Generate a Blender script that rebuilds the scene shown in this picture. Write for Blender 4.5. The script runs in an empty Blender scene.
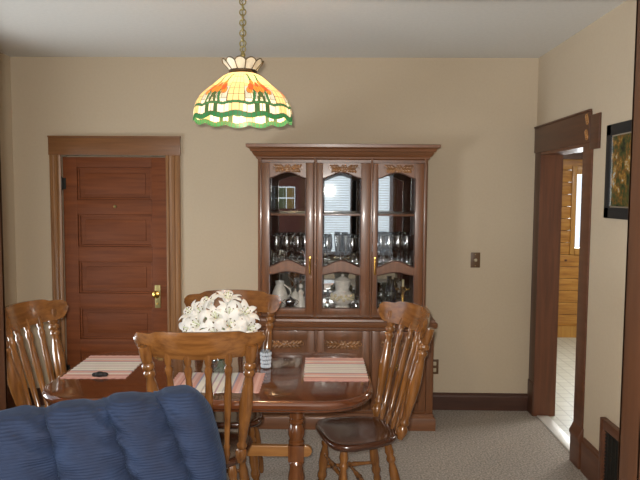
import bpy, bmesh, math, random
from mathutils import Vector, Matrix, noise

random.seed(7)
SC = bpy.context.scene
COL = SC.collection
PI = math.pi
R = math.radians

# ------------------------------------------------------------------ colour / materials
def lin(h):
    h = h.lstrip('#')
    c = [int(h[i:i + 2], 16) / 255 for i in (0, 2, 4)]
    return tuple([(x / 12.92 if x <= .04045 else ((x + .055) / 1.055) ** 2.4) for x in c] + [1.0])

MATS = {}
def newmat(name):
    m = bpy.data.materials.new(name); m.use_nodes = True
    nt = m.node_tree; nt.nodes.clear()
    out = nt.nodes.new('ShaderNodeOutputMaterial')
    MATS[name] = m
    return m, nt, out

def principled(nt, out, **k):
    b = nt.nodes.new('ShaderNodeBsdfPrincipled')
    for key, v in k.items():
        b.inputs[key].default_value = v
    nt.links.new(b.outputs[0], out.inputs[0])
    return b

def ramp(nt, stops, interp='LINEAR'):
    r = nt.nodes.new('ShaderNodeValToRGB'); cr = r.color_ramp; cr.interpolation = interp
    while len(cr.elements) < len(stops): cr.elements.new(.5)
    for e, (p, c) in zip(cr.elements, stops):
        e.position = p; e.color = c
    return r

def coords(nt, scale=(1, 1, 1), kind='Object', rot=(0, 0, 0)):
    tc = nt.nodes.new('ShaderNodeTexCoord'); mp = nt.nodes.new('ShaderNodeMapping')
    mp.inputs['Scale'].default_value = scale; mp.inputs['Rotation'].default_value = rot
    nt.links.new(tc.outputs[kind], mp.inputs[0])
    return mp

def noise_tex(nt, mp, scale, detail=4, rough=.55):
    n = nt.nodes.new('ShaderNodeTexNoise')
    n.inputs['Scale'].default_value = scale; n.inputs['Detail'].default_value = detail
    n.inputs['Roughness'].default_value = rough
    nt.links.new(mp.outputs[0], n.inputs['Vector'])
    return n

def bump(nt, b, src, strength=.2, dist=.01):
    bp = nt.nodes.new('ShaderNodeBump')
    bp.inputs['Strength'].default_value = strength; bp.inputs['Distance'].default_value = dist
    nt.links.new(src, bp.inputs['Height']); nt.links.new(bp.outputs[0], b.inputs['Normal'])

def wood(name, c1, c2, axis='Z', rough=.35, coat=.0, scale=1.0, cmid=None):
    m, nt, out = newmat(name)
    b = principled(nt, out, Roughness=rough)
    b.inputs['Coat Weight'].default_value = coat; b.inputs['Coat Roughness'].default_value = .12
    s = {'X': (1.5, 22, 22), 'Y': (22, 1.5, 22), 'Z': (22, 22, 1.5)}[axis]
    mp = coords(nt, tuple(v * scale for v in s))
    n = noise_tex(nt, mp, 1.6, 6, .6)
    r = ramp(nt, [(.3, lin(c1)), (.7, lin(c2))])
    nt.links.new(n.outputs[0], r.inputs[0])
    nt.links.new(r.outputs[0], b.inputs['Base Color'])
    bump(nt, b, n.outputs[0], .06, .003)
    return m

def plain(name, c, rough=.5, metal=0.0, **k):
    m, nt, out = newmat(name)
    b = principled(nt, out, Roughness=rough, Metallic=metal)
    b.inputs['Base Color'].default_value = lin(c)
    for key, v in k.items(): b.inputs[key].default_value = v
    return m

def speckle(name, c1, c2, sc=400, rough=.9, bs=.3, bd=.004, lo=.35, hi=.65):
    m, nt, out = newmat(name)
    b = principled(nt, out, Roughness=rough)
    mp = coords(nt); n = noise_tex(nt, mp, sc, 3)
    r = ramp(nt, [(lo, lin(c1)), (hi, lin(c2))])
    nt.links.new(n.outputs[0], r.inputs[0]); nt.links.new(r.outputs[0], b.inputs['Base Color'])
    bump(nt, b, n.outputs[0], bs, bd)
    return m

def clear_glass(name, tint='#ffffff', glossy=.12, edge=.55, rough=.02):
    m, nt, out = newmat(name)
    t = nt.nodes.new('ShaderNodeBsdfTransparent'); t.inputs[0].default_value = lin(tint)
    g = nt.nodes.new('ShaderNodeBsdfGlossy'); g.inputs['Roughness'].default_value = rough
    lw = nt.nodes.new('ShaderNodeLayerWeight'); lw.inputs[0].default_value = .35
    mr = nt.nodes.new('ShaderNodeMapRange')
    mr.inputs['To Min'].default_value = glossy; mr.inputs['To Max'].default_value = edge
    nt.links.new(lw.outputs['Facing'], mr.inputs['Value'])
    mx = nt.nodes.new('ShaderNodeMixShader')
    nt.links.new(mr.outputs[0], mx.inputs[0]); nt.links.new(t.outputs[0], mx.inputs[1]); nt.links.new(g.outputs[0], mx.inputs[2])
    nt.links.new(mx.outputs[0], out.inputs[0])
    return m

def stained(name, c, tr=.6, k=1):
    m, nt, out = newmat(name)
    mp = coords(nt); n = noise_tex(nt, mp, 30, 3)
    r = ramp(nt, [(.3, tuple(v * .8 for v in lin(c)[:3]) + (1,)), (.7, lin(c))])
    nt.links.new(n.outputs[0], r.inputs[0])
    t = nt.nodes.new('ShaderNodeBsdfTranslucent'); d = nt.nodes.new('ShaderNodeBsdfDiffuse')
    g = nt.nodes.new('ShaderNodeBsdfGlossy'); g.inputs['Roughness'].default_value = .3
    nt.links.new(r.outputs[0], t.inputs[0]); nt.links.new(r.outputs[0], d.inputs[0])
    a = nt.nodes.new('ShaderNodeMixShader'); a.inputs[0].default_value = tr
    nt.links.new(d.outputs[0], a.inputs[1]); nt.links.new(t.outputs[0], a.inputs[2])
    mx = nt.nodes.new('ShaderNodeMixShader'); mx.inputs[0].default_value = .04
    nt.links.new(a.outputs[0], mx.inputs[1]); nt.links.new(g.outputs[0], mx.inputs[2])
    nt.links.new(mx.outputs[0], out.inputs[0])
    return m

def emit(name, c, s):
    m, nt, out = newmat(name)
    e = nt.nodes.new('ShaderNodeEmission'); e.inputs[0].default_value = lin(c); e.inputs[1].default_value = s
    nt.links.new(e.outputs[0], out.inputs[0])
    return m

# setting materials
M_WALL = speckle('wall_paint', '#b7a68f', '#b9a991', 60, .8, .01, .001)
M_CEIL = speckle('ceiling_paint', '#d2d0ca', '#d6d4ce', 40, .85, .01, .001)
M_CARPET = speckle('carpet', '#6e6760', '#b8aea3', 85, .95, .8, .008, .3, .7)
M_TRIM = wood('trim_wood', '#412516', '#553320', 'Z', .45, .1)
M_TRIMH = wood('trim_wood_across', '#412516', '#553320', 'X', .45, .1)
M_TRIMY = wood('trim_wood_along', '#402415', '#54311d', 'Y', .45, .1)
M_LINING = wood('doorway_lining_wood', '#532f1b', '#6c4026', 'Z', .45, .08)
M_BASEB = wood('baseboard_wood', '#3a2218', '#4d2e20', 'X', .45, .1)
M_BASEBY = wood('baseboard_wood_along', '#4e2c1a', '#613a24', 'Y', .45, .05)
M_CASE = wood('door_casing_wood', '#76502e', '#94683e', 'Z', .4, .2)
M_CASEH = wood('door_casing_wood_across', '#6b4527', '#845834', 'X', .4, .2)
M_DOOR = wood('door_wood', '#603218', '#7b4322', 'X', .55, .0)
M_DOOR.node_tree.nodes['Principled BSDF'].inputs['Specular IOR Level'].default_value = .25
M_JAMB = wood('opening_wood', '#4a2c19', '#5c3820', 'Z', .5, .05)
# furniture
M_HUTCH = wood('cabinet_wood', '#5a3820', '#75492c', 'Z', .36, .2)
M_HUTCHX = wood('cabinet_wood_across', '#5a3820', '#75492c', 'X', .36, .2)
M_CARVE = wood('carved_wood', '#5c3b22', '#9a6d44', 'X', .3, .3)
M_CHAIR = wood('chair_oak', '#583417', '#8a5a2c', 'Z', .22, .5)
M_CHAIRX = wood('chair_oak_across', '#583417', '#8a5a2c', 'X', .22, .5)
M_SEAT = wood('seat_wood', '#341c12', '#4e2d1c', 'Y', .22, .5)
M_TABLE = wood('table_wood', '#4c2715', '#683a20', 'X', .12, .8)
M_TABLE.node_tree.nodes['Principled BSDF'].inputs['Coat Roughness'].default_value = .045
M_TLEG = wood('table_leg_wood', '#5a3219', '#7c4a26', 'Z', .25, .5)
M_TBEAM = wood('table_beam_wood', '#8a5a2c', '#a8743d', 'X', .35, .3)
M_BRASS = plain('brass', '#c49a4e', .25, 1.0)
M_ABRASS = plain('aged_brass', '#a89a68', .4, .8)
M_BRONZE = plain('dark_bronze', '#4a3d2c', .45, .8)
M_BROWNP = plain('brown_plate', '#5a4028', .4)
M_IVORY = plain('ivory_plastic', '#b5a78c', .4)
M_BLACK = plain('black_frame', '#0e0e11', .6)
M_DARK = plain('dark_metal', '#2c2a26', .5, .6)
M_SILVER = plain('silver', '#c8ccd0', .2, 1.0)
M_MIRROR = plain('mirror_silver', '#d7dad9', .015, 1.0)
M_PANE = clear_glass('pane_glass', '#ffffff', .05, .5)
M_GLASS = clear_glass('crystal_glass', '#eef2f4', .3, .95, .12)
M_VASE = clear_glass('vase_glass', '#e6eee9', .15, .8, .03)
M_CHINA = speckle('white_china', '#cfccc4', '#dedbd3', 40, .25, .02, .001)
M_GOLDCH = speckle('cream_china', '#b8ab84', '#d6cdb0', 60, .3, .05, .002)
M_PETAL = None
M_GREEN = speckle('leaf_green', '#2f4f26', '#567a3c', 40, .5, .1, .002)
M_STEM = plain('stem_green', '#5b7a44', .55)
M_ANTHER = plain('anther_brown', '#5a3a24', .7)
M_PISTIL = plain('pale_green_pistil', '#b9c58a', .5)
M_BLUEGL = clear_glass('blue_glass', '#3456a8', .15, .7, .05)
M_WHITEF = plain('white_frame', '#d8d6d0', .45)

# lily petals: a little light passes through
def petal():
    m, nt, out = newmat('lily_petal')
    t = nt.nodes.new('ShaderNodeBsdfTranslucent'); t.inputs[0].default_value = lin('#f0f0ea')
    b = nt.nodes.new('ShaderNodeBsdfPrincipled'); b.inputs['Base Color'].default_value = lin('#f6f4f0'); b.inputs['Roughness'].default_value = .55
    mx = nt.nodes.new('ShaderNodeMixShader'); mx.inputs[0].default_value = .25
    nt.links.new(b.outputs[0], mx.inputs[1]); nt.links.new(t.outputs[0], mx.inputs[2]); nt.links.new(mx.outputs[0], out.inputs[0])
    return m
M_PETAL = petal()

def corduroy():
    m, nt, out = newmat('blue_ribbed_plush')
    b = principled(nt, out, Roughness=.85)
    b.inputs['Sheen Weight'].default_value = .14; b.inputs['Sheen Roughness'].default_value = .4
    b.inputs['Sheen Tint'].default_value = lin('#6f8fb8')
    mp = coords(nt); n = noise_tex(nt, mp, 9, 4)
    r = ramp(nt, [(.3, lin('#0b162e')), (.7, lin('#142643'))])
    nt.links.new(n.outputs[0], r.inputs[0]); nt.links.new(r.outputs[0], b.inputs['Base Color'])
    mw = coords(nt, (0.05, 1, 1), rot=(0, R(-8), 0))
    w = nt.nodes.new('ShaderNodeTexWave'); w.bands_direction = 'Z'; w.inputs['Scale'].default_value = 34; w.inputs['Distortion'].default_value = .5
    w.inputs['Detail'].default_value = 1
    nt.links.new(mw.outputs[0], w.inputs['Vector'])
    n2 = noise_tex(nt, coords(nt, (1, 1, 4)), 12, 3)
    ad = nt.nodes.new('ShaderNodeMath'); ad.operation = 'MULTIPLY_ADD'; ad.inputs[1].default_value = 3.0
    nt.links.new(n2.outputs[0], ad.inputs[0]); nt.links.new(w.outputs['Fac'], ad.inputs[2])
    bump(nt, b, ad.outputs[0], .4, .005)
    return m
M_BLUE = corduroy()

def placemat_mat():
    m, nt, out = newmat('placemat_weave')
    b = principled(nt, out, Roughness=.85)
    tc = nt.nodes.new('ShaderNodeTexCoord'); sp = nt.nodes.new('ShaderNodeSeparateXYZ')
    nt.links.new(tc.outputs['Object'], sp.inputs[0])
    mr = nt.nodes.new('ShaderNodeMapRange'); mr.inputs['From Min'].default_value = -.235; mr.inputs['From Max'].default_value = .235
    nt.links.new(sp.outputs['X'], mr.inputs['Value'])
    P, Q, Wt, G, L, D, U = '#d6a297', '#e3bab0', '#e8e4da', '#bfb8b4', '#c0a4ac', '#aa7a76', '#a3a0b6'
    half = [(0, P), (.05, Q), (.08, P), (.12, D), (.135, Q), (.17, Wt), (.20, L), (.22, Q), (.26, P), (.30, U), (.32, Wt), (.38, G), (.40, Wt), (.455, L), (.475, Wt)]
    st = half + [(1 - p, c) for (p, _), (_q, c) in zip(half[:0:-1], half[-2::-1])]
    r = ramp(nt, [(p, lin(c)) for p, c in st], 'CONSTANT')
    nt.links.new(mr.outputs[0], r.inputs[0])
    n = noise_tex(nt, coords(nt, (3, 1, 1)), 140, 2)
    mx = nt.nodes.new('ShaderNodeMix'); mx.data_type = 'RGBA'; mx.blend_type = 'MULTIPLY'; mx.inputs[0].default_value = .22
    nt.links.new(r.outputs[0], mx.inputs[6]); nt.links.new(n.outputs[0], mx.inputs[7])
    nt.links.new(mx.outputs[2], b.inputs['Base Color'])
    bump(nt, b, n.outputs[0], .3, .002)
    return m
M_MAT = placemat_mat()

def pine():
    m, nt, out = newmat('pine_planks')
    b = principled(nt, out, Roughness=.4)
    mp = coords(nt, (1.5, 1, 16)); n = noise_tex(nt, mp, 2.2, 6, .6)
    r = ramp(nt, [(.25, lin('#74461a')), (.5, lin('#a06e2c')), (.75, lin('#b3843e'))])
    nt.links.new(n.outputs[0], r.inputs[0])
    v = nt.nodes.new('ShaderNodeTexVoronoi'); v.inputs['Scale'].default_value = 4.5
    nt.links.new(coords(nt, (1, 1, 1.4)).outputs[0], v.inputs['Vector'])
    r2 = ramp(nt, [(.04, lin('#5a2f12')), (.12, (1, 1, 1, 1))])
    nt.links.new(v.outputs['Distance'], r2.inputs[0])
    mx = nt.nodes.new('ShaderNodeMix'); mx.data_type = 'RGBA'; mx.blend_type = 'MULTIPLY'; mx.inputs[0].default_value = 1
    nt.links.new(r.outputs[0], mx.inputs[6]); nt.links.new(r2.outputs[0], mx.inputs[7])
    nt.links.new(mx.outputs[2], b.inputs['Base Color'])
    return m
M_PINE = pine()
M_PINEV = wood('pine_board', '#96682c', '#ad7f3a', 'Z', .4, .1)

def tiles():
    m, nt, out = newmat('kitchen_tile')
    b = principled(nt, out, Roughness=.35)
    br = nt.nodes.new('ShaderNodeTexBrick'); br.offset = 0
    br.inputs['Color1'].default_value = lin('#c2c1b4'); br.inputs['Color2'].default_value = lin('#b9b8aa'); br.inputs['Mortar'].default_value = lin('#a19f93')
    br.inputs['Scale'].default_value = 1; br.inputs['Brick Width'].default_value = .11; br.inputs['Row Height'].default_value = .11; br.inputs['Mortar Size'].default_value = .006
    nt.links.new(coords(nt).outputs[0], br.inputs['Vector'])
    nt.links.new(br.outputs[0], b.inputs['Base Color'])
    return m
M_TILE = tiles()

def artwork():
    m, nt, out = newmat('autumn_print')
    b = principled(nt, out, Roughness=.5)
    b.inputs['Specular IOR Level'].default_value = .2
    mp = coords(nt); n = noise_tex(nt, mp, 16, 6, .7)
    r = ramp(nt, [(.34, lin('#14120f')), (.46, lin('#3c4420')), (.54, lin('#70481f')), (.6, lin('#9c7a30')), (.68, lin('#a5bac4')), (.75, lin('#20201c'))])
    nt.links.new(n.outputs[0], r.inputs[0]); nt.links.new(r.outputs[0], b.inputs['Base Color'])
    return m
M_ART = artwork()

# ------------------------------------------------------------------ mesh helpers
def box(bm, x0, x1, y0, y1, z0, z1, bev=0.0, mat=0):
    t = bmesh.new()
    vs = [t.verts.new((x, y, z)) for x in (x0, x1) for y in (y0, y1) for z in (z0, z1)]
    for f in ((0, 1, 3, 2), (4, 6, 7, 5), (0, 4, 5, 1), (2, 3, 7, 6), (0, 2, 6, 4), (1, 5, 7, 3)):
        t.faces.new([vs[i] for i in f])
    if bev:
        bmesh.ops.bevel(t, geom=list(t.edges), offset=bev, segments=2, affect='EDGES', profile=.6)
    merge(bm, t, mat)

def merge(bm, t, mat=0, M=None):
    vm = {}
    for v in t.verts:
        vm[v] = bm.verts.new((M @ v.co) if M else v.co)
    for f in t.faces:
        try:
            nf = bm.faces.new([vm[v] for v in f.verts]); nf.material_index = mat or f.material_index; nf.smooth = True
        except ValueError:
            pass
    t.free()

def rings(bm, ring_list, closed=True, cap=True, mat=0):
    rows = [[bm.verts.new(p) for p in r] for r in ring_list]
    n = len(rows[0])
    for a, b in zip(rows, rows[1:]):
        for i in range(n if closed else n - 1):
            j = (i + 1) % n
            f = bm.faces.new((a[i], a[j], b[j], b[i])); f.material_index = mat; f.smooth = True
    if cap and closed:
        for r in (rows[0], rows[-1]):
            try:
                f = bm.faces.new(r); f.material_index = mat
            except ValueError:
                pass
    return rows

def frame_of(d):
    d = Vector(d).normalized()
    a = Vector((0, 0, 1)) if abs(d.z) < .9 else Vector((1, 0, 0))
    u = d.cross(a).normalized(); v = d.cross(u)
    return u, v

def lathe(bm, p0, p1, prof, seg=14, mat=0):
    """prof: list of (t along p0..p1 in metres or fraction, radius)"""
    p0, p1 = Vector(p0), Vector(p1); d = p1 - p0
    u, v = frame_of(d)
    rl = []
    for t, r in prof:
        c = p0 + d * t
        rl.append([c + (u * math.cos(2 * PI * k / seg) + v * math.sin(2 * PI * k / seg)) * max(r, .0004) for k in range(seg)])
    rings(bm, rl, mat=mat)

def tube(bm, pts, rad, seg=8, mat=0):
    pts = [Vector(p) for p in pts]; rl = []
    for i, p in enumerate(pts):
        d = pts[min(i + 1, len(pts) - 1)] - pts[max(i - 1, 0)]
        u, v = frame_of(d)
        r = rad[i] if isinstance(rad, (list, tuple)) else rad
        rl.append([p + (u * math.cos(2 * PI * k / seg) + v * math.sin(2 * PI * k / seg)) * r for k in range(seg)])
    rings(bm, rl, mat=mat)

def torus(bm, c, ax, R0, r0, n=16, m=8, sx=1.0, mat=0):
    c = Vector(c); u, v = frame_of(ax); w = Vector(ax).normalized()
    rows = []
    for i in range(n):
        a = 2 * PI * i / n; rad = u * math.cos(a) * sx + v * math.sin(a)
        cc = c + rad * R0; dr = (u * math.cos(a) + v * math.sin(a))
        rows.append([bm.verts.new(cc + dr * r0 * math.cos(2 * PI * k / m) + w * r0 * math.sin(2 * PI * k / m)) for k in range(m)])
    for i in range(n):
        a, b = rows[i], rows[(i + 1) % n]
        for k in range(m):
            f = bm.faces.new((a[k], a[(k + 1) % m], b[(k + 1) % m], b[k])); f.smooth = True; f.material_index = mat

def ball(bm, c, r, sc=(1, 1, 1), seg=10, rot=None, mat=0):
    t = bmesh.new(); bmesh.ops.create_uvsphere(t, u_segments=seg, v_segments=max(6, seg * 2 // 3), radius=1)
    M = Matrix.Translation(c) @ (rot.to_4x4() if rot else Matrix.Identity(4)) @ Matrix.Diagonal((r * sc[0], r * sc[1], r * sc[2], 1))
    for f in t.faces: f.smooth = True
    merge(bm, t, mat, M)

def prism(bm, pts, a0, a1, axis='Z', bev=0.0, mat=0):
    """extrude a closed 2-D outline along axis. Outline coordinates: Z->(x,y), Y->(x,z), X->(y,z)"""
    def P(p, a):
        return {'Z': (p[0], p[1], a), 'Y': (p[0], a, p[1]), 'X': (a, p[0], p[1])}[axis]
    t = bmesh.new()
    A = [t.verts.new(P(p, a0)) for p in pts]; B = [t.verts.new(P(p, a1)) for p in pts]
    n = len(pts)
    t.faces.new(A); t.faces.new(B[::-1])
    for i in range(n): t.faces.new((A[i], B[i], B[(i + 1) % n], A[(i + 1) % n]))
    bmesh.ops.recalc_face_normals(t, faces=t.faces)
    if bev:
        es = [e for e in t.edges if (e.verts[0] in A) == (e.verts[1] in A)]
        bmesh.ops.bevel(t, geom=es, offset=bev, segments=3, affect='EDGES', profile=.5)
    merge(bm, t, mat)

def strip(bm, xs, lo, hi, y0, y1, mat=0):
    """a rail with curved lower and upper edges, in the XZ plane"""
    F = [[(x, y0, a), (x, y0, b), (x, y1, b), (x, y1, a)] for x, a, b in zip(xs, lo, hi)]
    rows = [[bm.verts.new(p) for p in r] for r in F]
    for a, b in zip(rows, rows[1:]):
        for i in range(4):
            f = bm.faces.new((a[i], a[(i + 1) % 4], b[(i + 1) % 4], b[i])); f.material_index = mat
    bm.faces.new(rows[0]); bm.faces.new(rows[-1])

def stepped(bm, x0, x1, yf, yb, levels):
    """a moulding round front and both sides: list of (z, overhang)"""
    rings(bm, [[(x0 - o, yb, z), (x0 - o, yf - o, z), (x1 + o, yf - o, z), (x1 + o, yb, z)] for z, o in levels])
    for f in bm.faces: f.smooth = False

def obj(name, bm, mats, parent=None, angle=35, loc=None, flat=False):
    bmesh.ops.recalc_face_normals(bm, faces=bm.faces)
    me = bpy.data.meshes.new(name); bm.to_mesh(me); bm.free()
    for m in (mats if isinstance(mats, (list, tuple)) else [mats]): me.materials.append(m)
    for p in me.polygons: p.use_smooth = not flat
    if not flat: me.set_sharp_from_angle(angle=R(angle))
    o = bpy.data.objects.new(name, me); COL.objects.link(o)
    if parent: o.parent = parent
    if loc: o.location = loc
    return o

def tag(o, label, cat, group=None):
    o['label'] = label; o['category'] = cat
    if group: o['group'] = group
    return o

def thing(name, label, cat, loc=(0, 0, 0), rz=0, group=None):
    o = bpy.data.objects.new(name, None); COL.objects.link(o)
    o.location = loc; o.rotation_euler = (0, 0, rz); o.empty_display_size = .1
    return tag(o, label, cat, group)

def struct(o, label=None):
    o['kind'] = 'structure'
    if label: o['label'] = label
    return o

def dup(root, loc, rz, label, group=None):
    r = root.copy(); COL.objects.link(r); r.location = loc
    r.rotation_euler = (0, 0, rz) if not isinstance(rz, (tuple, list)) else rz
    r['label'] = label
    if group: r['group'] = group
    for ch in list(root.children):
        c = ch.copy(); COL.objects.link(c); c.parent = r
        for g in list(ch.children):
            d = g.copy(); COL.objects.link(d); d.parent = c
    return r

B = bmesh.new

# ------------------------------------------------------------------ the setting
CEIL = 2.775
XL, XR = -2.52, 1.59
YF = -2.53                       # dining-room face of the wall with the wide opening
LB = -8.0                        # living-room back wall
JL, JR = -1.316, 1.166           # the wide opening

b = B(); box(b, -3.4, 3.4, LB - .12, .12, -.1, 0); struct(obj('floor', b, M_CARPET), 'grey beige carpet')
b = B(); box(b, -3.4, 3.4, LB - .12, .12, CEIL, CEIL + .1); struct(obj('ceiling', b, M_CEIL), 'pale grey white ceiling')

b = B()                                            # back wall with the door hole
DX0, DX1, DZ = -2.137, -1.301, 2.012
box(b, XL - .12, DX0, 0, .12, 0, CEIL); box(b, DX1, XR + .16, 0, .12, 0, CEIL); box(b, DX0, DX1, 0, .12, DZ, CEIL)
box(b, DX0 - .1, DX1 + .1, .12, .16, -.05, DZ + .1)  # unseen backing added behind the door to block light leaking round it
struct(obj('wall_back', b, M_WALL), 'beige painted wall behind the china cabinet')
DWY0, DWY1 = -2.15, -.75
b = B(); box(b, XL - .12, XL, YF, DWY0, 0, CEIL); box(b, XL - .12, XL, DWY1, 0, 0, CEIL); box(b, XL - .12, XL, DWY0, DWY1, 0, .55); box(b, XL - .12, XL, DWY0, DWY1, 2.15, CEIL); struct(obj('wall_left', b, M_WALL), 'beige painted wall')
b = B()                                            # right wall with the doorway
OY0, OY1, OZ = -.965, -.135, 2.025
box(b, XR, XR + .16, OY1, 0, 0, CEIL); box(b, XR, XR + .16, YF - .14, OY0, 0, CEIL); box(b, XR, XR + .16, OY0, OY1, OZ, CEIL)
struct(obj('wall_right', b, M_WALL), 'beige painted wall with the cased doorway')
b = B()
OPZ = 2.5
box(b, -3.4, JL - .02, YF - .14, YF, 0, CEIL); box(b, JR + .02, XR, YF - .14, YF, 0, CEIL); box(b, XR + .16, 3.4, YF - .14, YF, 0, CEIL)
box(b, JL - .02, JR + .02, YF - .14, YF, OPZ, CEIL)
struct(obj('wall_front', b, M_WALL), 'beige wall holding the wide cased opening')

# wide opening: lining boards and casing on both faces
b = B()
box(b, JR, JR + .02, YF - .16, YF + .02, 0, OPZ, .003); box(b, JR, JR + .13, YF, YF + .02, 0, OPZ + .13, .004); box(b, JR, JR + .13, YF - .16, YF - .14, 0, OPZ + .13, .004)
struct(obj('trim_1', b, M_JAMB), 'brown wooden side of the wide cased opening at the picture edge')
b = B()
box(b, JL - .02, JL, YF - .16, YF + .02, 0, OPZ, .003); box(b, JL - .13, JL, YF, YF + .02, 0, OPZ + .13, .004); box(b, JL - .13, JL, YF - .16, YF - .14, 0, OPZ + .13, .004)
struct(obj('trim_2', b, M_JAMB), 'brown wooden side of the wide opening beyond the recliner')
b = B()
box(b, JL, JR, YF - .16, YF + .02, OPZ - .02, OPZ, .003); box(b, JL, JR, YF, YF + .02, OPZ, OPZ + .13, .004); box(b, JL, JR, YF - .16, YF - .14, OPZ, OPZ + .13, .004)
struct(obj('trim_3', b, M_TRIMH), 'brown wooden head of the wide opening')

# baseboards
def bb_profile(h):
    return [(0, 0), (.02, 0), (.02, h - .03), (.014, h - .018), (.014, h - .006), (.008, h), (0, h)]
b = B(); prism(b, [(-p, z) for p, z in bb_profile(.137)], DX1 + .111, -.61, 'X'); prism(b, [(-p, z) for p, z in bb_profile(.137)], .765, XR - .005, 'X')
prism(b, [(-p, z) for p, z in bb_profile(.137)], XL + .02, DX0 - .088, 'X')
struct(obj('baseboard_back', b, M_BASEB, angle=20), 'dark brown baseboard')
b = B(); prism(b, [(XL + p, z) for p, z in bb_profile(.215)], YF + .02, -.02, 'Y'); struct(obj('baseboard_left', b, M_BASEBY, angle=20), 'dark brown baseboard')
b = B(); prism(b, [(XR - p, z) for p, z in bb_profile(.215)], YF + .02, -1.9, 'Y'); prism(b, [(XR - p, z) for p, z in bb_profile(.215)], -1.42, -1.13, 'Y')
struct(obj('baseboard_right', b, M_BASEBY, angle=20), 'brown baseboard beside the wall register')

# five-panel door
d1 = bpy.data.objects.new('door_1', None); COL.objects.link(d1); struct(d1, 'closed reddish brown five-panel wooden door with brass knob')
PX0, PX1 = -2.02, -1.425
pz = [(1.664, 1.92), (1.29, 1.549), (.913, 1.174), (.54, .795), (.16, .42)]
b = B()
sx0, sx1 = DX0 + .006, DX1 - .006
zt = DZ - .012
box(b, sx0, PX0, .012, .052, .008, zt, .002); box(b, PX1, sx1, .012, .052, .008, zt, .002)
zs = [zt] + [z for p in pz for z in (p[1], p[0])] + [.008]
for i in range(0, len(zs), 2): box(b, PX0, PX1, .012, .052, zs[i + 1], zs[i], .002)
obj('door_frame', b, M_DOOR, d1)
for z0, z1 in pz:
    b = B(); box(b, PX0 - .005, PX1 + .005, .036, .046, z0 - .005, z1 + .005)
    box(b, PX0 + .055, PX1 - .055, .031, .04, z0 + .045, z1 - .045, .004)
    # moulded edge inside each panel
    for x0, x1, y0, y1 in ((PX0, PX0 + .016, z0, z1), (PX1 - .016, PX1, z0, z1)): box(b, x0, x1, .024, .04, y0, y1, .006)
    for y0, y1 in ((z0, z0 + .016), (z1 - .016, z1)): box(b, PX0 + .014, PX1 - .014, .024, .04, y0, y1, .006)
    obj('panel', b, M_DOOR, d1)
b = B(); box(b, -1.408, -1.364, .005, .012, .80, .985, .003); obj('escutcheon', b, M_ABRASS, d1)
b = B(); lathe(b, (-1.386, .008, .915), (-1.386, -.055, .915), [(0, .016), (.2, .012), (.5, .011), (.6, .024), (.75, .031), (.9, .028), (1, .012)], 18); obj('knob', b, M_BRASS, d1)
b = B(); lathe(b, (-1.386, .006, .835), (-1.386, -.006, .835), [(0, .006), (.9, .006), (1, .004)], 10); obj('keyhole_cover', b, M_BRASS, d1)
for hz in (1.79, .28):
    b = B(); lathe(b, (DX0 + .002, -.004, hz - .055), (DX0 + .002, -.004, hz + .055), [(0, .004), (.03, .009), (.06, .006), (.09, .009), (.91, .009), (.94, .006), (.97, .009), (1, .004)], 10)
    box(b, DX0 + .002, DX0 + .03, .004, .011, hz - .045, hz + .045); obj('hinge', b, M_DARK, d1)
b = B(); lathe(b, (-1.72, .012, 1.61), (-1.72, -.002, 1.61), [(0, .014), (.5, .013), (1, .006)], 12); obj('door_viewer', b, M_ABRASS, d1)
# casing of the door
def fluted(bm, x0, x1, y, z0, z1):
    w = x1 - x0
    pr = [(0, 0), (0, .018), (.012, .024), (.02, .024), (.026, .016), (.38 * w, .014), (.42 * w, .02), (.58 * w, .02), (.62 * w, .014), (w - .026, .016), (w - .02, .024), (w - .012, .024), (w, .018), (w, 0)]
    prism(bm, [(x0 + a, y - d) for a, d in pr], z0, z1, 'Z')
b = B(); fluted(b, -2.224, DX0 + .002, 0, 0, 2.015); struct(obj('trim_4', b, M_CASE, angle=25), 'moulded brown casing on the hinge side of the panel door')
b = B(); fluted(b, DX1 - .002, -1.192, 0, 0, 2.015); struct(obj('trim_5', b, M_CASE, angle=25), 'moulded brown casing on the knob side of the panel door')
b = B(); box(b, -2.228, -1.188, -.026, 0, 2.013, 2.15, .003); box(b, -2.232, -1.184, -.03, 0, 2.15, 2.163, .003); struct(obj('trim_6', b, M_CASEH), 'flat brown head board above the panel door')

# doorway on the right wall
b = B(); box(b, XR - .007, XR, -.135, -.004, .26, 2.05, .002); box(b, XR - .014, XR, -.14, -.004, 0, .26, .004)
struct(obj('trim_7', b, M_TRIM), 'brown casing of the doorway in the room corner')
b = B(); box(b, XR - .010, XR, -1.105, -.96, .24, 2.05, .003)
prism(b, [(XR, 0), (XR - .026, 0), (XR - .026, .17), (XR - .034, .19), (XR - .034, .21), (XR - .02, .235), (XR - .010, .26), (XR, .26)], -1.112, -.957, 'Y', .003)
struct(obj('trim_8', b, M_BASEBY), 'brown casing with plinth block on the near side of the doorway')
b = B(); box(b, XR - .016, XR, -1.07, -.003, 2.045, 2.235, .003); box(b, XR - .022, XR, -1.065, -.003, 2.235, 2.248, .003); box(b, XR - .013, XR, -1.205, -1.065, 2.0, 2.21, .003)
struct(obj('trim_9', b, M_TRIMY), 'thick brown head board above the doorway')
b = B()
for z in (2.19, 2.095):
    for k in range(3): torus(b, (XR - .0165, -1.035 + .006 * k, z - .014 + .014 * k), (1, 0, 0), .017, .004, 14, 6)
struct(obj('trim_10', b, M_TBEAM), 'small carved scrolls on the doorway head board')
b = B(); box(b, XR - .004, XR + .165, OY1 - .001, OY1 + .02, 0, OZ); box(b, XR - .004, XR + .165, OY0 - .02, OY0 + .001, 0, OZ); box(b, XR - .004, XR + .165, OY0, OY1, OZ - .001, OZ + .02)
struct(obj('trim_11', b, M_LINING), 'brown wooden lining of the doorway')
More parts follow.
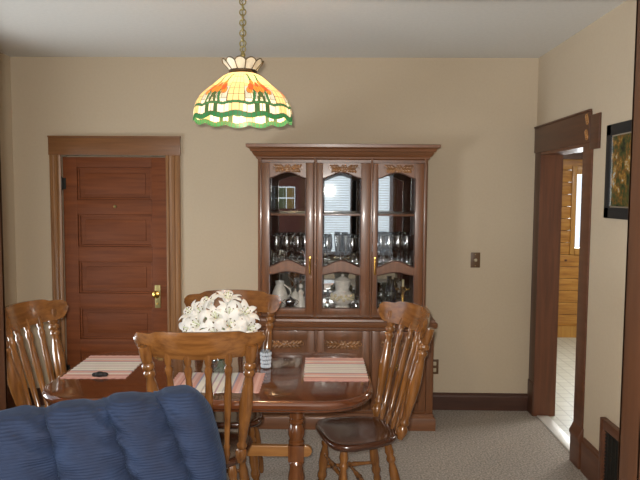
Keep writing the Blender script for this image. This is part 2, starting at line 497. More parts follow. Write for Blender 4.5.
b = B(); box(b, XR + .02, XR + .11, OY0 + .002, OY1 - .016, 0, .012, .004); struct(obj('trim_12', b, plain('daylit_threshold_metal', '#d8d6cf', .35, .3)), 'metal threshold strip in the doorway, coloured pale for daylight on it')  # daylight on the strip is put into its pale colour

# kitchen beyond the doorway
KX0, KX1, KY0, KY1, KC = XR + .16, 4.9, -2.4, 2.70, 2.225
b = B(); box(b, KX0 - .05, KX1, KY0, KY1 + .1, -.1, .001); struct(obj('floor_kitchen', b, M_TILE), 'pale tiled floor of the next room')
b = B(); box(b, KX0, KX1 + .1, KY0, KY1 + .1, KC + .12, KC + .2); struct(obj('ceiling_kitchen', b, M_CEIL), 'pale ceiling of the next room')
b = B()
wx0, wx1, wz0, wz1 = 2.925, 3.75, 1.09, 1.97
n = 0; z = 0.14
while z < KC - .07:
    z2 = min(z + .145, KC - .07)
    if z2 <= wz0 or z >= wz1: box(b, KX0, KX1, KY1 - .02, KY1 + .08, z, z2 - .004, .004)
    else:
        za, zb = z, z2
        box(b, KX0, wx0, KY1 - .02, KY1 + .08, z, z2 - .004, .004); box(b, wx1, KX1, KY1 - .02, KY1 + .08, z, z2 - .004, .004)
        if za < wz0: box(b, wx0, wx1, KY1 - .02, KY1 + .08, za, wz0)
        if zb > wz1: box(b, wx0, wx1, KY1 - .02, KY1 + .08, wz1, zb)
    z = z2
struct(obj('wall_kitchen', b, M_PINE), 'knotty pine plank wall of the next room')
b = B(); box(b, KX0, KX1, KY1 - .05, KY1 + .08, KC - .075, KC + .12); box(b, KX0, wx0 - .06, KY1 + .08, KY1 + .1, 0, KC); box(b, wx1 + .06, KX1, KY1 + .08, KY1 + .1, 0, KC); box(b, wx0 - .06, wx1 + .06, KY1 + .08, KY1 + .1, 0, wz0 - .06); box(b, wx0 - .06, wx1 + .06, KY1 + .08, KY1 + .1, wz1 + .06, KC); struct(obj('trim_13', b, M_TRIMH), 'dark board at the top of the pine wall, with added backing against light leaks')  # top board, plus backing sheets added to stop light between the planks
b = B(); box(b, KX0, KX1, KY1 - .04, KY1 + .08, 0, .14); struct(obj('baseboard_kitchen', b, M_PINEV), 'pine baseboard')
b = B(); box(b, KX1, KX1 + .1, KY0, KY1, 0, KC + .2); box(b, KX0, KX1, KY0 - .1, KY0, 0, KC + .2); box(b, KX0 - .16, KX0, .12, KY1 + .1, 0, KC + .2)
struct(obj('wall_side', b, M_CEIL), 'plain wall of the next room')
w = bpy.data.objects.new('window_1', None); COL.objects.link(w); struct(w, 'bright window in the pine wall')
b = B(); box(b, wx0 - .055, wx0, KY1 - .04, KY1 - .015, wz0 - .08, wz1 + .10, .004); box(b, wx1, wx1 + .075, KY1 - .04, KY1 - .015, wz0 - .08, wz1 + .10, .004)
box(b, wx0, wx1, KY1 - .04, KY1 - .015, wz1, wz1 + .1, .004); box(b, wx0, wx1, KY1 - .05, KY1 - .015, wz0 - .08, wz0, .004); obj('window_frame', b, M_PINEV, w)
b = B(); box(b, wx0, wx1, KY1 + .03, KY1 + .036, wz0, wz1); obj('pane', b, M_PANE, w)

# living room behind the camera
b = B()
wins = [(-.22, .42), (.50, 1.22)]
WZ0, WZ1 = .55, 2.15
FDX0, FDX1, FDZ = -1.55, -.62, 2.05
segs = [(-3.4, FDX0), (FDX1, wins[0][0]), (wins[0][1], wins[1][0]), (wins[1][1], 3.4)]
for x0, x1 in segs: box(b, x0, x1, LB - .12, LB, 0, CEIL)
box(b, FDX0, FDX1, LB - .12, LB, FDZ, CEIL)
for x0, x1 in wins: box(b, x0, x1, LB - .12, LB, 0, WZ0); box(b, x0, x1, LB - .12, LB, WZ1, CEIL)
struct(obj('wall_rear', b, M_WALL), 'wall behind the camera with two windows')
SWY0, SWY1 = -6.9, -4.9
for sgn, nm in ((-1, 'wall_west'), (1, 'wall_east')):
    b = B(); x0, x1 = (-3.4, -3.28) if sgn < 0 else (3.28, 3.4)
    if sgn < 0:
        box(b, x0, x1, LB, SWY0, 0, CEIL); box(b, x0, x1, SWY1, YF - .14, 0, CEIL); box(b, x0, x1, SWY0, SWY1, 0, WZ0); box(b, x0, x1, SWY0, SWY1, WZ1, CEIL)
    else:
        box(b, x0, x1, LB, YF - .14, 0, CEIL)
    struct(obj(nm, b, M_WALL), 'side wall of the room behind the camera')
def window(nm, horiz, a0, a1, pos, inward, label, blinds):
    w = bpy.data.objects.new(nm, None); COL.objects.link(w); struct(w, label)
    def bx(bm, a, c, d0, d1, z0, z1, bev=0):
        lo, hi = sorted((pos + inward * d0, pos + inward * d1))
        if horiz: box(bm, a, c, lo, hi, z0, z1, bev)
        else: box(bm, lo, hi, a, c, z0, z1, bev)
    b = B(); zm = (WZ0 + WZ1) / 2
    for a, c in ((a0 - .1, a0 + .03), (a1 - .03, a1 + .1)): bx(b, a, c, 0, .02, WZ0, WZ1, .004)
    bx(b, a0 - .1, a1 + .1, 0, .025, WZ1 - .02, WZ1 + .13, .004); bx(b, a0 - .12, a1 + .12, -.02, .06, WZ0 - .03, WZ0, .004)
    bx(b, a0, a1, -.08, -.04, zm - .025, zm + .025)
    for a, c in ((a0, a0 + .04), (a1 - .04, a1)): bx(b, a, c, -.08, -.04, WZ0, WZ1)
    obj('window_frame', b, M_TRIM, w)
    b = B(); bx(b, a0, a1, -.062, -.058, WZ0, WZ1); obj('pane', b, M_PANE, w)
    if blinds:
        b = B(); z = WZ1 - .06
        while z > WZ0 + blinds:
            lo, hi = sorted((pos + inward * -.035, pos + inward * -.005))
            rings(b, [[(a, lo, z + .006), (a, hi, z - .006), (a, hi, z - .0045), (a, lo, z + .0075)] for a in (a0 + .045, a1 - .045)])
            z -= .05
        obj('blind', b, M_WHITEF, w)
window('window_2', True, *wins[0], LB, 1, 'window with open blinds behind the camera', .02)
window('window_3', True, *wins[1], LB, 1, 'second window behind the camera', .02)
window('window_5', False, DWY0, DWY1, XL, 1, 'wide window in the side wall of the dining room', 0)
window('window_4', False, SWY0, SWY1, -3.28, 1, 'wide side window behind the camera', 0)
d2 = bpy.data.objects.new('door_2', None); COL.objects.link(d2); struct(d2, 'dark red brown entry door with leaded panes')
b = B(); dm = wood('entry_door_wood', '#3a1714', '#4d211b', 'Z', .4, .2)
box(b, FDX0, FDX1, LB - .08, LB - .03, 0, 1.42); box(b, FDX0, FDX1, LB - .08, LB - .03, 1.86, FDZ); box(b, FDX0, FDX0 + .12, LB - .08, LB - .03, 1.42, 1.86); box(b, FDX1 - .12, FDX1, LB - .08, LB - .03, 1.42, 1.86)
obj('door_frame', b, dm, d2)
b = B()
for i in range(4): 
    for j in range(2): box(b, FDX0 + .12 + i * .1725, FDX0 + .12 + i * .1725 + .16, LB - .06, LB - .05, 1.42 + j * .22, 1.42 + j * .22 + .205, 0, (i * 2 + j * 3) % 3)
obj('pane', b, [stained('leaded_amber', '#a08a58', .7), stained('leaded_green', '#7c8468', .7), stained('leaded_grey', '#8d9496', .7)], d2)
b = B(); box(b, FDX0 - .11, FDX0, LB, LB + .02, 0, FDZ); box(b, FDX1, FDX1 + .11, LB, LB + .02, 0, FDZ); box(b, FDX0 - .11, FDX1 + .11, LB, LB + .025, FDZ, FDZ + .14)
struct(obj('trim_14', b, M_TRIM), 'casing of the entry door')
b = B(); box(b, 1.32, 1.62, LB, LB + .05, 0, CEIL); struct(obj('trim_15', b, dm), 'dark wooden pilaster on the rear wall')

# ------------------------------------------------------------------ china cabinet
hutch = thing('china_cabinet', 'tall brown wooden china cabinet with three arched glass doors against the back wall', 'china cabinet', (.079, 0, 0))
HX = .079
def hx(x): return x - HX
UL, UR = hx(-.533), hx(.691)
YB = -.012
b = B(); stepped(b, hx(-.585), hx(.742), -.455, YB, [(0, .028), (.085, .028), (.092, .024), (.1, .014), (.118, .012)]); obj('plinth', b, M_HUTCHX, hutch)
b = B(); LL, LR = hx(-.592), hx(.751)
box(b, LL, LR, -.43, YB, .118, .752); 
for x0, x1 in ((LL, hx(-.545)), (hx(.7), LR)): box(b, x0, x1, -.452, -.43, .118, .752, .003)
for x0, x1 in ((hx(-.112), hx(-.1)), (hx(.289), hx(.3))): box(b, x0, x1, -.44, -.43, .118, .752, .003)
box(b, hx(-.545), hx(.7), -.452, -.43, .728, .752, .003); box(b, hx(-.545), hx(.7), -.452, -.43, .118, .14, .003)
obj('lower_case', b, M_HUTCH, hutch)
b = B(); stepped(b, hx(-.592), hx(.751), -.452, YB, [(.748, 0), (.755, .014), (.77, .022), (.79, .022), (.796, .010), (.812, .006), (.822, -.02)]); obj('waist_moulding', b, M_HUTCHX, hutch)
b = B()
for x0, x1 in ((UL, UL + .022), (UR - .022, UR)): box(b, x0, x1, -.40, YB, .822, 1.98)
box(b, UL, UR, -.03, YB, .822, 1.98); box(b, UL, UR, -.40, YB, .822, .862); box(b, UL, UR, -.40, YB, 1.945, 1.98)
for x0, x1 in ((UL, hx(-.506)), (hx(.667), UR), (hx(-.127), hx(-.107)), (hx(.2835), hx(.2975))): box(b, x0, x1, -.418, -.396, .822, 1.975, .003)
for x in (UL + .012, UR - .012): lathe(b, (x, -.42, .85), (x, -.42, 1.95), [(0, .004), (.02, .009), (.05, .009), (.07, .006), (.93, .006), (.95, .009), (.98, .009), (1, .004)], 10)
obj('upper_case', b, M_HUTCH, hutch)
b = B(); stepped(b, UL, UR, -.40, YB, [(1.965, .0), (1.975, .012), (1.985, .014), (1.992, .024), (2.005, .034), (2.02, .04), (2.024, .05), (2.04, .056), (2.046, .066), (2.052, .078), (2.072, .08), (2.075, .074)]); obj('crown_moulding', b, M_HUTCHX, hutch)
b = B(); box(b, UL + .022, UR - .022, -.034, -.03, .863, 1.944); obj('back_mirror', b, M_MIRROR, hutch)
for z in (1.575,):
    b = B(); box(b, UL + .022, UR - .022, -.385, -.036, z - .012, z, .002); box(b, UL + .022, UR - .022, -.39, -.385, z - .014, z + .002, .001); obj('shelf', b, M_HUTCHX, hutch)
b = B(); box(b, UL + .022, UR - .022, -.38, -.036, 1.180, 1.188, .002); obj('glass_shelf', b, M_PANE, hutch)

def bonnet(t):
    return (.5 - .5 * math.cos(2 * PI * t)) ** .75 if 0 < t < 1 else 0
def carving(bm, cx, cz, w, y, k_=1):
    """leafy scroll relief, w wide"""
    ball(bm, (cx, y, cz), .016 * k_, (1, .6, 1))
    for k in range(6):
        a = k * PI / 3; ball(bm, (cx + .018 * k_ * math.cos(a), y, cz + .018 * k_ * math.sin(a)), .012 * k_, (1, .55, 1), 8)
    for s in (-1, 1):
        pts = []
        for i in range(16):
            t = i / 15; pts.append((cx + s * (.022 + t * (w / 2 - .03)), y, cz + k_ * .012 * math.sin(t * 2 * PI)))
        tube(bm, pts, [.007 - .003 * i / 15 for i in range(16)], 6)
        for i in range(6):
            t = (i + .8) / 6.6; x = cx + s * (.026 + t * (w / 2 - .034)); sg = 1 if i % 2 else -1
            ball(bm, (x, y, cz + sg * .013 * k_), .021 * k_, (1.05, .4, .5), 8, Matrix.Rotation(s * sg * R(-40), 3, 'Y'))
        torus(bm, (cx + s * (w / 2 - .004), y, cz + .005), (0, 1, 0), .011 * k_, .004 * k_, 12, 6)

doors = [(-.504, -.129, -.446, -.185), (-.105, .2815, -.062, .212), (.2995, .665, .335, .602)]
for i, (x0, x1, g0, g1) in enumerate(doors):
    dr = bpy.data.objects.new('glass_door', None); COL.objects.link(dr); dr.parent = hutch
    x0, x1, g0, g1 = hx(x0), hx(x1), hx(g0), hx(g1)
    y0, y1 = -.424, -.402
    b = B(); N = 24
    box(b, x0, g0, y0, y1, .842, 1.942, .003); box(b, g1, x1, y0, y1, .842, 1.942, .003)
    xs = [g0 + (g1 - g0) * k / N for k in range(N + 1)]; T = [k / N for k in range(N + 1)]
    strip(b, xs, [1.832 + .042 * bonnet(t) for t in T], [1.942] * (N + 1), y0, y1)
    strip(b, xs, [1.133 + .022 * bonnet(t) for t in T], [1.192 + .046 * bonnet(t) for t in T], y0, y1)
    box(b, g0, g1, y0, y1, .842, .888, .003)
    # dark inner bead following the openings
    fr = obj('door_frame', b, M_HUTCH, dr)
    b = B(); q = -.4245
    for (za, zb, ha, hb) in ((1.192, 1.832, .046, .042), (.888, 1.133, 0, .022)):
        tube(b, [(x, q, zb + hb * bonnet(t)) for x, t in zip(xs, T)], .0045, 6); tube(b, [(x, q, za + ha * bonnet(t)) for x, t in zip(xs, T)], .0045, 6)
        for x in (g0, g1): tube(b, [(x, q, za), (x, q, zb)], .0045, 6)
    obj('bead', b, M_BASEB, dr)
    for za, zb in ((.88, 1.14), (1.185, 1.88)):
        b = B(); box(b, g0 - .006, g1 + .006, -.4095, -.4065, za, zb); obj('pane', b, M_PANE, dr)
    b = B(); carving(b, (x0 + x1) / 2, 1.902, .20, -.4245); obj('carving', b, M_CARVE, dr)
    if i != 1:
        px = hx(-.153) if i == 0 else hx(.319)
        b = B(); box(b, px - .007, px + .007, -.428, -.424, 1.135, 1.265, .002)
        lathe(b, (px, -.436, 1.15), (px, -.436, 1.25), [(0, .003), (.08, .007), (.2, .005), (.5, .008), (.8, .005), (.92, .007), (1, .003)], 10)
        ball(b, (px, -.43, 1.15), .007); ball(b, (px, -.43, 1.25), .007)
        obj('pull', b, M_BRASS, dr)
for i, (x0, x1) in enumerate([(-.54, -.115), (-.097, .286), (.303, .697)]):
    dr = bpy.data.objects.new('lower_door', None); COL.objects.link(dr); dr.parent = hutch
    x0, x1 = hx(x0), hx(x1); y0, y1 = -.458, -.436; N = 24
    b = B(); sw = .055
    box(b, x0, x0 + sw, y0, y1, .142, .726, .003); box(b, x1 - sw, x1, y0, y1, .142, .726, .003)
    xs = [x0 + sw + (x1 - x0 - 2 * sw) * k / N for k in range(N + 1)]
    box(b, x0 + sw, x1 - sw, y0, y1, .66, .726, .003); box(b, x0 + sw, x1 - sw, y0, y1, .142, .2, .003)
    obj('door_frame', b, M_HUTCH, dr)
    b = B(); box(b, x0 + sw - .004, x1 - sw + .004, -.445, -.437, .196, .664); box(b, x0 + sw + .03, x1 - sw - .03, -.453, -.445, .23, .56, .005)
    obj('panel', b, M_HUTCH, dr)
    b = B(); carving(b, (x0 + x1) / 2, .622, .25, -.447, 1.15); obj('carving', b, M_CARVE, dr)
    if i == 2:
        cx, cz = hx(.474), .462
        b = B(); torus(b, (cx, -.457, cz), (0, 1, 0), .022, .004, 18, 6); ball(b, (cx, -.457, cz), .012, (1, .6, 1))
        for k in range(8):
            a = k * PI / 4; ball(b, (cx + .022 * math.cos(a), -.457, cz + .022 * math.sin(a)), .006)
        tube(b, [(cx + s * .01, -.457, cz + .03) for s in (-9, -6, -3, 0)] , .003, 6)
        obj('pull', b, M_BRASS, dr)

# ------------------------------------------------------------------ things in the cabinet
def goblet_mesh(h, r, kind=0):
    b = B()
    if kind == 0:   # wine glass
        pr = [(0, .03), (.008 / h, .029), (.02 / h, .008), (.05 / h, .004), (.42, .0045), (.46, .012), (.52, r * .75), (.65, r), (.82, r * .97), (1, r * .82), (1, r * .78), (.8, r * .93), (.66, r * .95), (.53, r * .68), (.48, .006)]
    elif kind == 1:  # flute
        pr = [(0, .028), (.008 / h, .027), (.02 / h, .006), (.3, .0045), (.34, .01), (.5, r * .6), (.8, r * .75), (1, r * .8), (1, r * .75), (.8, r * .7), (.5, r * .55), (.36, .005)]
    else:            # tumbler with facets
        pr = [(0, r * .75), (.05, r * .8), (.2, r * .86), (.6, r * .95), (1, r), (1, r * .92), (.6, r * .87), (.1, r * .7)]
    lathe(b, (0, 0, 0), (0, 0, h), pr, 16 if kind < 2 else 10)
    return b
MID = 1.1885; LOW = .8625; TOP = 1.5755
protos = {}
def glass(kind, x, y, z, label, group, h, r, cat='glass', name='wine_glass'):
    key = (kind, h, r)
    if key not in protos:
        o = obj(name, goblet_mesh(h, r, kind), M_GLASS, angle=50); protos[key] = o
    else:
        o = protos[key].copy(); COL.objects.link(o)
    o.location = (x, y, z); tag(o, label, cat, group)
L1 = 'clear stemmed wine glass behind the left glass door, on the middle shelf'
for k, (x, y) in enumerate([(-.41, -.27), (-.33, -.29), (-.25, -.28), (-.2, -.2), (-.44, -.17), (-.36, -.16), (-.29, -.15)]):
    glass(0, x, y, MID, L1, 'wine glasses behind the left door', .215, .042)
for k, (x, y) in enumerate([(-.03, -.27), (.16, -.28), (.07, -.18), (.195, -.17)]):
    glass(0, x, y, MID, 'clear stemmed wine glass behind the centre glass door, on the middle shelf', 'wine glasses behind the centre door', .205, .04)
for k, (x, y) in enumerate([(.05, -.29), (.11, -.27)]):
    glass(1, x, y, MID, 'tall clear champagne flute behind the centre glass door', 'flutes behind the centre door', .22, .034, name='champagne_flute')
for k, (x, y) in enumerate([(.37, -.28), (.43, -.3), (.5, -.28), (.565, -.29), (.40, -.17), (.47, -.16), (.54, -.17), (.6, -.2)]):
    glass(0, x, y, MID, 'clear stemmed wine glass behind the right glass door, on the middle shelf', 'wine glasses behind the right door', .225, .04)
# lower shelf
def jug(name, label, x, y, z, h, r, mat, cat, prof=None, handle=True):
    t = thing(name, label, cat, (x, y, z))
    b = B(); pr = prof or [(0, r * .6), (.03, r * .65), (.2, r * .95), (.45, r), (.7, r * .75), (.85, r * .5), (.95, r * .55), (1, r * .62), (1, r * .5), (.8, r * .4)]
    lathe(b, (0, 0, 0), (0, 0, h), pr, 22); obj('body', b, mat, t, 50)
    if handle:
        b = B(); tube(b, [(r * .45 + r * .9 * math.sin(PI * k / 10), 0, h * (.88 - .6 * k / 10)) for k in range(11)], .006, 8); obj('handle', b, mat, t)
    return t
jug('pitcher', 'white china pitcher on the lower shelf behind the left glass door', -.385, -.26, LOW, .20, .062, M_CHINA, 'pitcher')
t = thing('teapot', 'small white china teapot on the lower shelf beside the white pitcher', 'teapot', (-.27, -.2, LOW))
b = B(); lathe(b, (0, 0, 0), (0, 0, .1), [(0, .03), (.1, .04), (.5, .055), (.85, .04), (1, .02)], 20); obj('body', b, M_CHINA, t, 50)
b = B(); lathe(b, (0, 0, .095), (0, 0, .135), [(0, .03), (.3, .022), (.55, .006), (.75, .01), (1, .003)], 14); obj('lid', b, M_CHINA, t, 50)
b = B(); tube(b, [(-.045, 0, .04), (-.07, 0, .06), (-.085, 0, .095)], [.012, .009, .006]); obj('spout', b, M_CHINA, t)
b = B(); tube(b, [(.045 + .035 * math.sin(PI * k / 8), 0, .08 - .055 * k / 8) for k in range(9)], .005); obj('handle', b, M_CHINA, t)
t = thing('figurine', 'tall pale china figurine of a robed lady behind the left glass door', 'figurine', (-.225, -.28, LOW))
b = B(); lathe(b, (0, 0, 0), (0, 0, .17), [(0, .045), (.1, .043), (.4, .028), (.58, .018), (.7, .026), (.8, .012), (.83, .011)], 18); obj('body', b, M_CHINA, t, 60)
b = B(); ball(b, (0, 0, .165), .018, (1, 1, 1.15), 12); obj('head', b, M_CHINA, t)
t = thing('sugar_bowl', 'silver footed sugar bowl at the front of the lower left shelf', 'bowl', (-.3, -.33, LOW))
b = B(); lathe(b, (0, 0, 0), (0, 0, .085), [(0, .028), (.08, .026), (.2, .012), (.35, .034), (.7, .042), (.85, .038), (1, .012), (1.12, .002)], 18); obj('body', b, M_SILVER, t, 50)
for s in (-1, 1):
    b = B(); tube(b, [(s * (.038 + .022 * math.sin(PI * k / 8)), 0, .072 - .04 * k / 8) for k in range(9)], .003); obj('handle', b, M_SILVER, t)
# urn in the centre
t = thing('urn', 'white china urn with a gilded flower band behind the centre glass door', 'urn', (.088, -.26, LOW))
b = B(); lathe(b, (0, 0, 0), (0, 0, .235), [(0, .055), (.06, .055), (.1, .042), (.2, .075), (.42, .082), (.5, .07), (.56, .052), (.8, .058), (.86, .066), (.9, .066)], 26); obj('body', b, M_CHINA, t, 50)
b = B(); lathe(b, (0, 0, .2115), (0, 0, .26), [(0, .064), (.2, .05), (.5, .02), (.62, .008), (.8, .014), (1, .003)], 20); obj('lid', b, M_CHINA, t, 50)
b = B()
for k in range(30):
    a = 2 * PI * k / 30; ball(b, (.08 * math.cos(a), .08 * math.sin(a), .085 + .016 * math.sin(k * 2.4)), .014, (1, 1, 1), 8)
obj('flower_band', b, M_GOLDCH, t)
for x, l in ((-.025, 'left'), (.19, 'right')):
    t = thing('candle_holder', 'low silver candle holder standing to the %s of the china urn' % l, 'candle holder', (x, -.27, LOW))
    b = B(); lathe(b, (0, 0, 0), (0, 0, .075), [(0, .038), (.08, .036), (.2, .012), (.5, .008), (.6, .016), (.75, .008), (.85, .018), (1, .02)], 16); obj('body', b, M_SILVER, t, 50)
# right: gold candlestick, green goblets, bowl
t = thing('candlestick', 'gold candlestick with branching crystals behind the right glass door', 'candlestick', (.54, -.29, LOW))
b = B(); lathe(b, (0, 0, 0), (0, 0, .17), [(0, .04), (.06, .038), (.12, .012), (.3, .016), (.4, .008), (.6, .014), (.8, .008), (.92, .02), (1, .022)], 16); obj('body', b, M_BRASS, t, 50)
for s in (-1, 1):
    b = B(); tube(b, [(s * .045 * k / 6, 0, .11 + .02 * math.sin(PI * k / 6) + .03 * k / 6) for k in range(7)], .004); lathe(b, (s * .045, 0, .135), (s * .045, 0, .16), [(0, .004), (.5, .015), (1, .016)], 12); obj('arm', b, M_BRASS, t)
for k in range(5):
    a = 2 * PI * k / 5; b = B(); lathe(b, (.02 * math.cos(a), .02 * math.sin(a), .16), (.026 * math.cos(a), .026 * math.sin(a), .12), [(0, .001), (.4, .007), (1, .001)], 6); obj('crystal', b, M_GLASS, t)
b = B(); lathe(b, (0, 0, .17), (0, 0, .225), [(0, .009), (.95, .009), (1, .003)], 10); obj('candle', b, M_GOLDCH, t)
M_GREENGL = clear_glass('green_glass', '#6f9a78', .2, .8, .05)
for k, x in enumerate((.38, .45)):
    t = thing('goblet', ['short green glass goblet nearest the cabinet centre on the lower right shelf', 'short green glass goblet between its twin and the gold candlestick'][k], 'goblet', (x, -.27, LOW), 0)
    b = goblet_mesh(.13, .035, 0); obj('bowl', b, M_GREENGL, t, 50)
jug('vase', 'slim blue glass vase on the lower shelf behind the gold candlestick', .47, -.14, LOW, .2, .035, M_BLUEGL, 'vase', handle=False)
t = thing('serving_bowl', 'cut glass serving bowl in front of the green goblets', 'bowl', (.415, -.335, LOW))
b = B(); lathe(b, (0, 0, 0), (0, 0, .055), [(0, .03), (.1, .03), (.5, .045), (1, .056), (1, .052), (.5, .04), (.2, .02)], 12); obj('body', b, M_GLASS, t, 20)

# ------------------------------------------------------------------ dining table
TX, TY, TZ = -.61, -1.68, .76
table = thing('dining_table', 'polished dark wooden trestle dining table with rounded corners in the room centre', 'dining table', (TX, TY, 0))
def rrect(hx_, hy_, r, n=14, p=1.0):
    pts = []
    for cx, cy, a0 in ((hx_ - r, hy_ - r, 0), (-hx_ + r, hy_ - r, 90), (-hx_ + r, -hy_ + r, 180), (hx_ - r, -hy_ + r, 270)):
        for k in range(n + 1):
            a = R(a0 + 90 * k / n); pts.append((cx + r * math.cos(a), cy + r * math.sin(a)))
    return pts
b = B()
lv = [(.700, -.03), (.704, -.022), (.712, -.02), (.716, -.012), (.722, -.004), (.73, 0), (.742, .0), (.752, -.006), (.758, -.014), (.76, -.024)]
rings(b, [[(x, y, z) for x, y in rrect(.825 + o, .48 + o, .27 + o)] for z, o in lv])
obj('table_top', b, M_TABLE, table, 30)
for s in (-1, 1):
    x = s * .43
    b = B(); box(b, x - .04, x + .04, -.33, .33, .655, .702, .008); obj('cross_rail', b, M_TLEG, table)
    b = B()
    lathe(b, (x, 0, .655), (x, 0, .37), [(0, .034), (.03, .038), (.4, .041), (.47, .041), (.5, .034), (.53, .041), (.57, .041), (.6, .033), (.7, .045), (.8, .046), (.9, .036), (.93, .043), (.97, .043), (1, .036)], 18)
    box(b, x - .043, x + .043, -.043, .043, .285, .375, .006)
    lathe(b, (x, 0, .29), (x, 0, .09), [(0, .034), (.1, .043), (.2, .036), (.5, .046), (.8, .042), (1, .04)], 18)
    obj('leg', b, M_TLEG, table)
    b = B(); pr = [(-.34, 0), (-.26, 0), (-.22, .02), (.22, .02), (.26, 0), (.34, 0), (.345, .03), (.3, .055), (.2, .07), (.06, .1), (-.06, .1), (-.2, .07), (-.3, .055), (-.345, .03)]
    prism(b, pr, x - .035, x + .035, 'X', .006); obj('foot', b, M_TLEG, table)
b = B(); pts = []
for k in range(9): a = R(-90 + 180 * k / 8); pts.append((.485 + .03 * math.cos(a), .335 + .03 * math.sin(a)))
for k in range(9): a = R(90 + 180 * k / 8); pts.append((-.485 + .03 * math.cos(a), .335 + .03 * math.sin(a)))
prism(b, pts, -.016, .016, 'Y', .004); obj('stretcher', b, M_TBEAM, table)

# ------------------------------------------------------------------ placemats
def wavy_mat(L_, W_, seed):
    rnd = random.Random(seed)
    pts = []
    n = 40
    for k in range(n): t = k / n; pts.append((-L_ / 2 + L_ * t, -W_ / 2 + .003 * math.sin(t * 60 + seed)))
    for k in range(n): t = k / n; pts.append((L_ / 2 + .003 * math.sin(t * 50 + seed), -W_ / 2 + W_ * t))
    for k in range(n): t = k / n; pts.append((L_ / 2 - L_ * t, W_ / 2 + .003 * math.sin(t * 55 + seed)))
    for k in range(n): t = k / n; pts.append((-L_ / 2 + .003 * math.sin(t * 52 + seed), W_ / 2 - W_ * t))
    return pts
def placemat(x, y, rz, label, seed):
    b = B(); prism(b, wavy_mat(.46, .335, seed), 0, .003, 'Z')
    o = obj('placemat', b, M_MAT, angle=30); o.location = (x, y, TZ + .0005); o.rotation_euler = (0, 0, rz)
    tag(o, label, 'placemat', 'striped placemats on the dining table')
placemat(.028, -1.59, R(91), 'pink and white striped placemat on the right half of the table, before the china cabinet', 1)
placemat(-1.235, -1.59, R(-88), 'pink and white striped placemat holding the small black pouch', 2)
placemat(-.575, -1.865, R(1), 'pink and white striped placemat seen between the spindles of the near chair', 3)
b = B()
for dx, dy, s in ((0, 0, 1), (.022, .006, .8), (-.024, .004, .75)): ball(b, (dx, dy, .012 * s), .02 * s, (1.3, .9, .75), 12)
for v in b.verts: v.co.z = max(v.co.z, 0)
o = obj('pouch', b, M_BLACK, angle=60); o.location = (-1.2, -1.795, TZ + .0035); tag(o, 'small black pouch at the near edge of the placemat before the left chair', 'pouch')
# cut glass piece beside the flowers
t = thing('glass_tumbler', 'cut crystal tumbler on the table to the right of the flower vase', 'glass', (-.355, -1.585, TZ + .001))
b = B(); lathe(b, (0, 0, 0), (0, 0, .10), [(0, .021), (.06, .023), (.3, .0255), (.6, .027), (1, .028), (1, .025), (.6, .0245), (.12, .02)], 12); obj('body', b, M_GLASS, t, 15)
b = B()
for j in range(4):
    for k in range(12):
        a = 2 * PI * (k + .5 * (j % 2)) / 12; rr = .0225 + .0045 * (j + .5) / 4
        ball(b, (rr * math.cos(a), rr * math.sin(a), .014 + .022 * j), .0075, (1, 1, 1.5), 6)
obj('cut_pattern', b, plain('cut_facets', '#b4bbc4', .15, .0), t, 10)

# ------------------------------------------------------------------ vase of lilies
VX, VY = -.585, -1.68
t = thing('vase', 'round clear glass vase holding the white lilies on the dining table', 'vase', (VX, VY, TZ + .001))
b = B(); lathe(b, (0, 0, 0), (0, 0, .17), [(0, .04), (.04, .046), (.3, .05), (.6, .05), (.85, .042), (.95, .046), (1, .052), (1, .048), (.94, .042), (.85, .038), (.6, .046), (.3, .046), (.08, .04)], 24); obj('body', b, M_VASE, t, 50)
b = B(); lathe(b, (0, 0, .012), (0, 0, .09), [(0, .039), (.3, .0445), (1, .0455)], 24); obj('water', b, clear_glass('water', '#dfe9e4', .06, .4), t, 50)

def lily_bloom(op, seed):
    rnd = random.Random(seed); b = B()
    for k in range(6):
        az = k * PI / 3 + rnd.uniform(-.08, .08); ln = (.112 if k % 2 else .108) * rnd.uniform(.95, 1.08); wd = .025 if k % 2 else .018
        n = 10; rows = []
        for i in range(n + 1):
            s = i / n
            ang = R(18) + op * s ** 1.3 * R(95)             # bends outwards
            rows.append(s)
        r, z = .004, 0.0; ring = []
        for i in range(n + 1):
            s = i / n; a = R(14) + op * s ** 1.4 * R(105)
            if i: r += math.sin(a) * ln / n; z += math.cos(a) * ln / n
            w = wd * math.sin(PI * min(1, s * .97 + .03) ** .8) ** .75 + .0015
            if i == n: w = .0006
            row = []
            for j in (-1, -.5, 0, .5, 1):
                cup = -.30 * w * (1 - j * j) + .10 * w * (1 if j == 0 else 0)
                ruff = .10 * w * math.sin(s * 17 + seed + j * 2) * abs(j)
                rr = r - cup * math.cos(a) * -1; zz = z + cup * math.sin(a) * -1 + ruff
                off = w * j
                row.append((rr * math.cos(az) - off * math.sin(az), rr * math.sin(az) + off * math.cos(az), zz))
            ring.append(row)
        rings(b, ring, closed=False)
    return b
def stamens_mesh(seed):
    b = B(); rnd = random.Random(seed)
    for k in range(6):
        az = k * PI / 3 + .5; tilt = R(22)
        p = Vector((math.sin(tilt) * math.cos(az), math.sin(tilt) * math.sin(az), math.cos(tilt)))
        tube(b, [p * .01, p * .035, p * .06 + Vector((0, 0, .002))], .0011, 5, 1)
        q = p * .063; u = Vector((-math.sin(az), math.cos(az), 0)); tube(b, [q - u * .006, q, q + u * .006], [.0012, .0026, .0012], 6, 0)
    tube(b, [(0, 0, .005), (0, 0, .068)], .0016, 5, 1); ball(b, (0, 0, .07), .004, mat=1)
    return b
